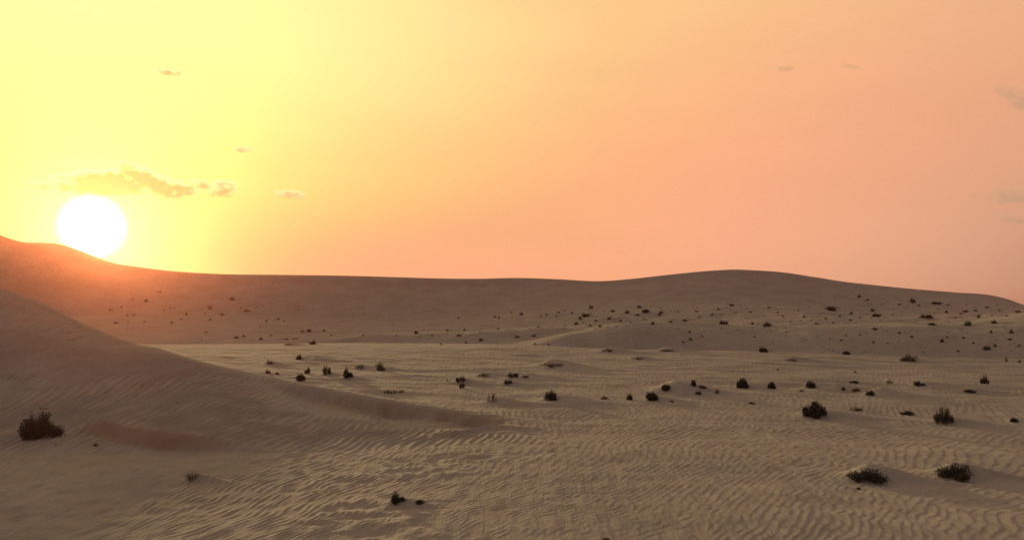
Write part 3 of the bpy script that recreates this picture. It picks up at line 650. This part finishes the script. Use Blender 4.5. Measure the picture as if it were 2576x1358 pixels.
def proto(kind, var):
    if (kind, var) not in protos:
        SV, SF, LV, LF = make_plant(kind, hash_seed(kind) + var * 101)
        lm = LEAFMAT[SPEC[kind][6]]
        st = bpy.data.objects.new('stems', mesh_of('stems', SV, SF, [M_WOOD])); fo = bpy.data.objects.new('foliage', mesh_of('foliage', LV, LF, [lm]))
        st['kind'] = 'stuff'; fo['kind'] = 'stuff'
        z = np.array(LV)
        ext = (np.ptp(z[:, 0]), np.percentile(z[:, 2], 99.5))
        protos[kind, var] = (st, fo, ext)
    return protos[kind, var]
def hash_seed(s): return sum(ord(c) * (i + 3) for i, c in enumerate(s)) * 7
rnd = random.Random(4)
def shrub_near(px, py, w, h, kind, label, name, cat, group):
    x, y = place(px, py)
    st, fo, ext = proto(kind, rnd.randrange(3))
    wm, hm = w / FPX * y, h / FPX * y
    z = float(ground_height([x], [y])[0])
    r = bpy.data.objects.new(name, None); COL.objects.link(r); r.empty_display_size = 0.2
    sx = wm / ext[0]; sz = hm / ext[1]
    r.location = (x, y, z - 0.015); r.scale = (sx, sx, sz); r.rotation_euler = (0, 0, 0 if kind in ('grass', 'lean') else rnd.uniform(-0.45, 0.45) + rnd.choice((0, math.pi)))
    r['label'] = label; r['category'] = cat; r['group'] = group
    for part in (st, fo):
        c = part.copy(); COL.objects.link(c); c.parent = r
for (px, py, w, h, kind, label, opt) in NEAR:
    cat = 'grass' if kind == 'grass' else 'shrub'
    nm = {'big': 'desert_shrub', 'round': 'desert_shrub', 'dense': 'dense_bush', 'spiky': 'twig_tuft', 'spiky2': 'spiky_bush', 'mat': 'scrub_mat', 'dry': 'dry_shrub', 'sparse': 'wispy_shrub', 'sparse2': 'open_bush', 'lean': 'twig_shrub', 'grass': 'grass_tuft'}[kind]
    shrub_near(px, py, w, h, kind, label, nm, cat, 'shrubs on the plain and in the foreground')

# rows of the finished land seen along every third view column
_pc = np.arange(-6.0, 2590.0, 3.0); _dd = np.exp(np.linspace(math.log(14), math.log(214), 420))
_X = ((_pc[:, None] - CX) / FPX) * _dd[None, :]; _Y = np.broadcast_to(_dd[None, :], _X.shape)
_ROW = YH - ground_height(_X.ravel(), _Y.ravel()).reshape(_X.shape) / _Y * FPX
def place_fast(px, py):
    i = int(np.clip(round((px + 6.0) / 3.0), 0, len(_pc) - 1)); ok = _ROW[i] <= py
    k = int(np.argmax(ok)) if ok.any() else len(_dd) - 1
    if k > 0:
        a, b = _ROW[i, k - 1], _ROW[i, k]; f = np.clip((a - py) / max(a - b, 1e-6), 0, 1); d = _dd[k - 1] + (_dd[k] - _dd[k - 1]) * f
    else: d = _dd[k]
    return (px - CX) / FPX * d, d
# far shrubs: one mesh each, a few shared shapes
def far_mesh(seed):
    SV, SF, LV, LF = make_plant('round', seed)
    rng = np.random.default_rng(seed); keep = rng.permutation(len(LF))[:420]
    V, F, mi = [], [], []
    for k in keep:
        b = len(V); c = np.mean([LV[i] for i in LF[k]], axis=0)
        V += [tuple(c + (np.array(LV[i]) - c) * np.array([2.1, 2.1, 1.8])) for i in LF[k]]; F.append((b, b + 1, b + 2, b + 3)); mi.append(0)
    b = len(V); V += SV; F += [tuple(i + b for i in f) for f in SF[:len(SF) // 3]]; mi += [1] * (len(SF) // 3)
    z = np.array(V)
    return mesh_of('far_shrub', V, F, [M_FAR, M_WOOD], mi), (np.ptp(z[:, 0]), np.percentile(z[:, 2], 99.5))
FM = [far_mesh(900 + i) for i in range(5)]
def shrub_far(px, py, w, h, label, group):
    me, ext = FM[rnd.randrange(5)]
    x, y = place_fast(px, py); z = float(ground_height([x], [y])[0])
    o = bpy.data.objects.new('far_shrub', me); COL.objects.link(o); o['kind'] = 'thing'
    sx = w / FPX * y / ext[0]; o.location = (x, y, z - 0.03); o.scale = (sx, sx, 0.85 * h / FPX * y / ext[1]); o.rotation_euler = (0, 0, rnd.uniform(-0.5, 0.5) + rnd.choice((0, math.pi)))
    o['label'] = label; o['category'] = 'shrub'; o['group'] = group
ORD = ['first', 'second', 'third', 'fourth', 'fifth', 'sixth', 'seventh', 'eighth', 'ninth', 'tenth', 'eleventh', 'twelfth', 'thirteenth', 'fourteenth']
for (group, label, pl) in FAR:
    mid_row = sorted(p[1] for p in pl)[len(pl) // 2]
    for half, sel in (('upper', [p for p in pl if p[1] < mid_row]), ('lower', [p for p in pl if p[1] >= mid_row])):
        for i, (px, py, w, h) in enumerate(sorted(sel)):
            who = 'leftmost' if i == 0 else 'rightmost' if i == len(sel) - 1 else ORD[i] + ' from left'
            shrub_far(px, py, w, h, f'{who} of the {half} {label}', group)
for (px, py, w, h, label) in FAR_SINGLE: shrub_far(px, py, w, h, label, 'larger shrubs on the far slopes')

# low scrub too small and too dense to count: one mass
def scrub_mass():
    rng = np.random.default_rng(77); V, F = [], []
    spots = []
    for n, (x0, x1, y0, y1), (w0, w1) in [(330, (1380, 2575, 772, 838), (4, 10)), (120, (1750, 2575, 828, 888), (4, 9)), (110, (330, 1100, 760, 858), (4, 8)), (60, (2000, 2560, 745, 775), (4, 9)), (90, (650, 2560, 925, 1040), (2.5, 6)), (60, (1100, 2400, 1000, 1080), (3, 6))]:
        for _ in range(n):
            px, py = rng.uniform(x0, x1), rng.uniform(y0, y1)
            if pnoise(np.array([px / 90.0]), np.array([py / 14.0]), 5)[0] < -0.05: continue
            if py < sky_y(np.array([px]))[0] + 14: continue
            spots.append((px, py, rng.uniform(w0, w1)))
    P = np.array([place_fast(px, py) for (px, py, w) in spots]); ZZ = ground_height(P[:, 0], P[:, 1])
    for (px, py, w), (x, y), z in zip(spots, P, ZZ):
        wm = w / FPX * y; c = np.array([x, y, z - 0.02])
        for k in range(16):
            p = c + np.array([rng.normal() * 0.28 * wm, rng.normal() * 0.28 * wm, abs(rng.normal()) * 0.13 * wm]); L = wm * rng.uniform(0.14, 0.34)
            dr = rng.normal(size=3) + np.array([0, 0, 0.6]); add_leaf(V, F, p, dr, L, L * 0.28, rng)
    o = bpy.data.objects.new('low_scrub', mesh_of('low_scrub', V, F, [M_FAR])); COL.objects.link(o)
    o['kind'] = 'stuff'; o['label'] = 'tiny tufts of low scrub speckling the plain and the far slopes'
scrub_mass()

# ------------------------------------------------------------------ reddish air volume, added to stand in for lens glare round the sun
def glare_haze():
    hm = bpy.data.materials.new('glare_air'); hm.use_nodes = True; t = NT(hm.node_tree); hm.node_tree.nodes.clear()
    v = t.n('ShaderNodeVolumePrincipled'); v.inputs['Color'].default_value = (0.98, 0.31, 0.16, 1); v.inputs['Density'].default_value = HAZE_DENSITY; v.inputs['Anisotropy'].default_value = 0.915
    o = t.n('ShaderNodeOutputMaterial'); t.l.new(v.outputs[0], o.inputs['Volume'])
    s, z0, z1 = 3600.0, -50.0, 22.5
    V = [(x, y, z) for z in (z0, z1) for (x, y) in ((-s, -s), (s, -s), (s, s), (-s, s))]
    me = mesh_of('glare_haze', V, [(3, 2, 1, 0), (4, 5, 6, 7), (0, 1, 5, 4), (1, 2, 6, 5), (2, 3, 7, 6), (3, 0, 4, 7)], [hm])
    ob = bpy.data.objects.new('glare_haze', me); COL.objects.link(ob); ob['kind'] = 'stuff'; ob['label'] = 'thin reddish air added as stand-in for lens glare under the low sun'
HAZE_DENSITY = 0.00020
glare_haze()
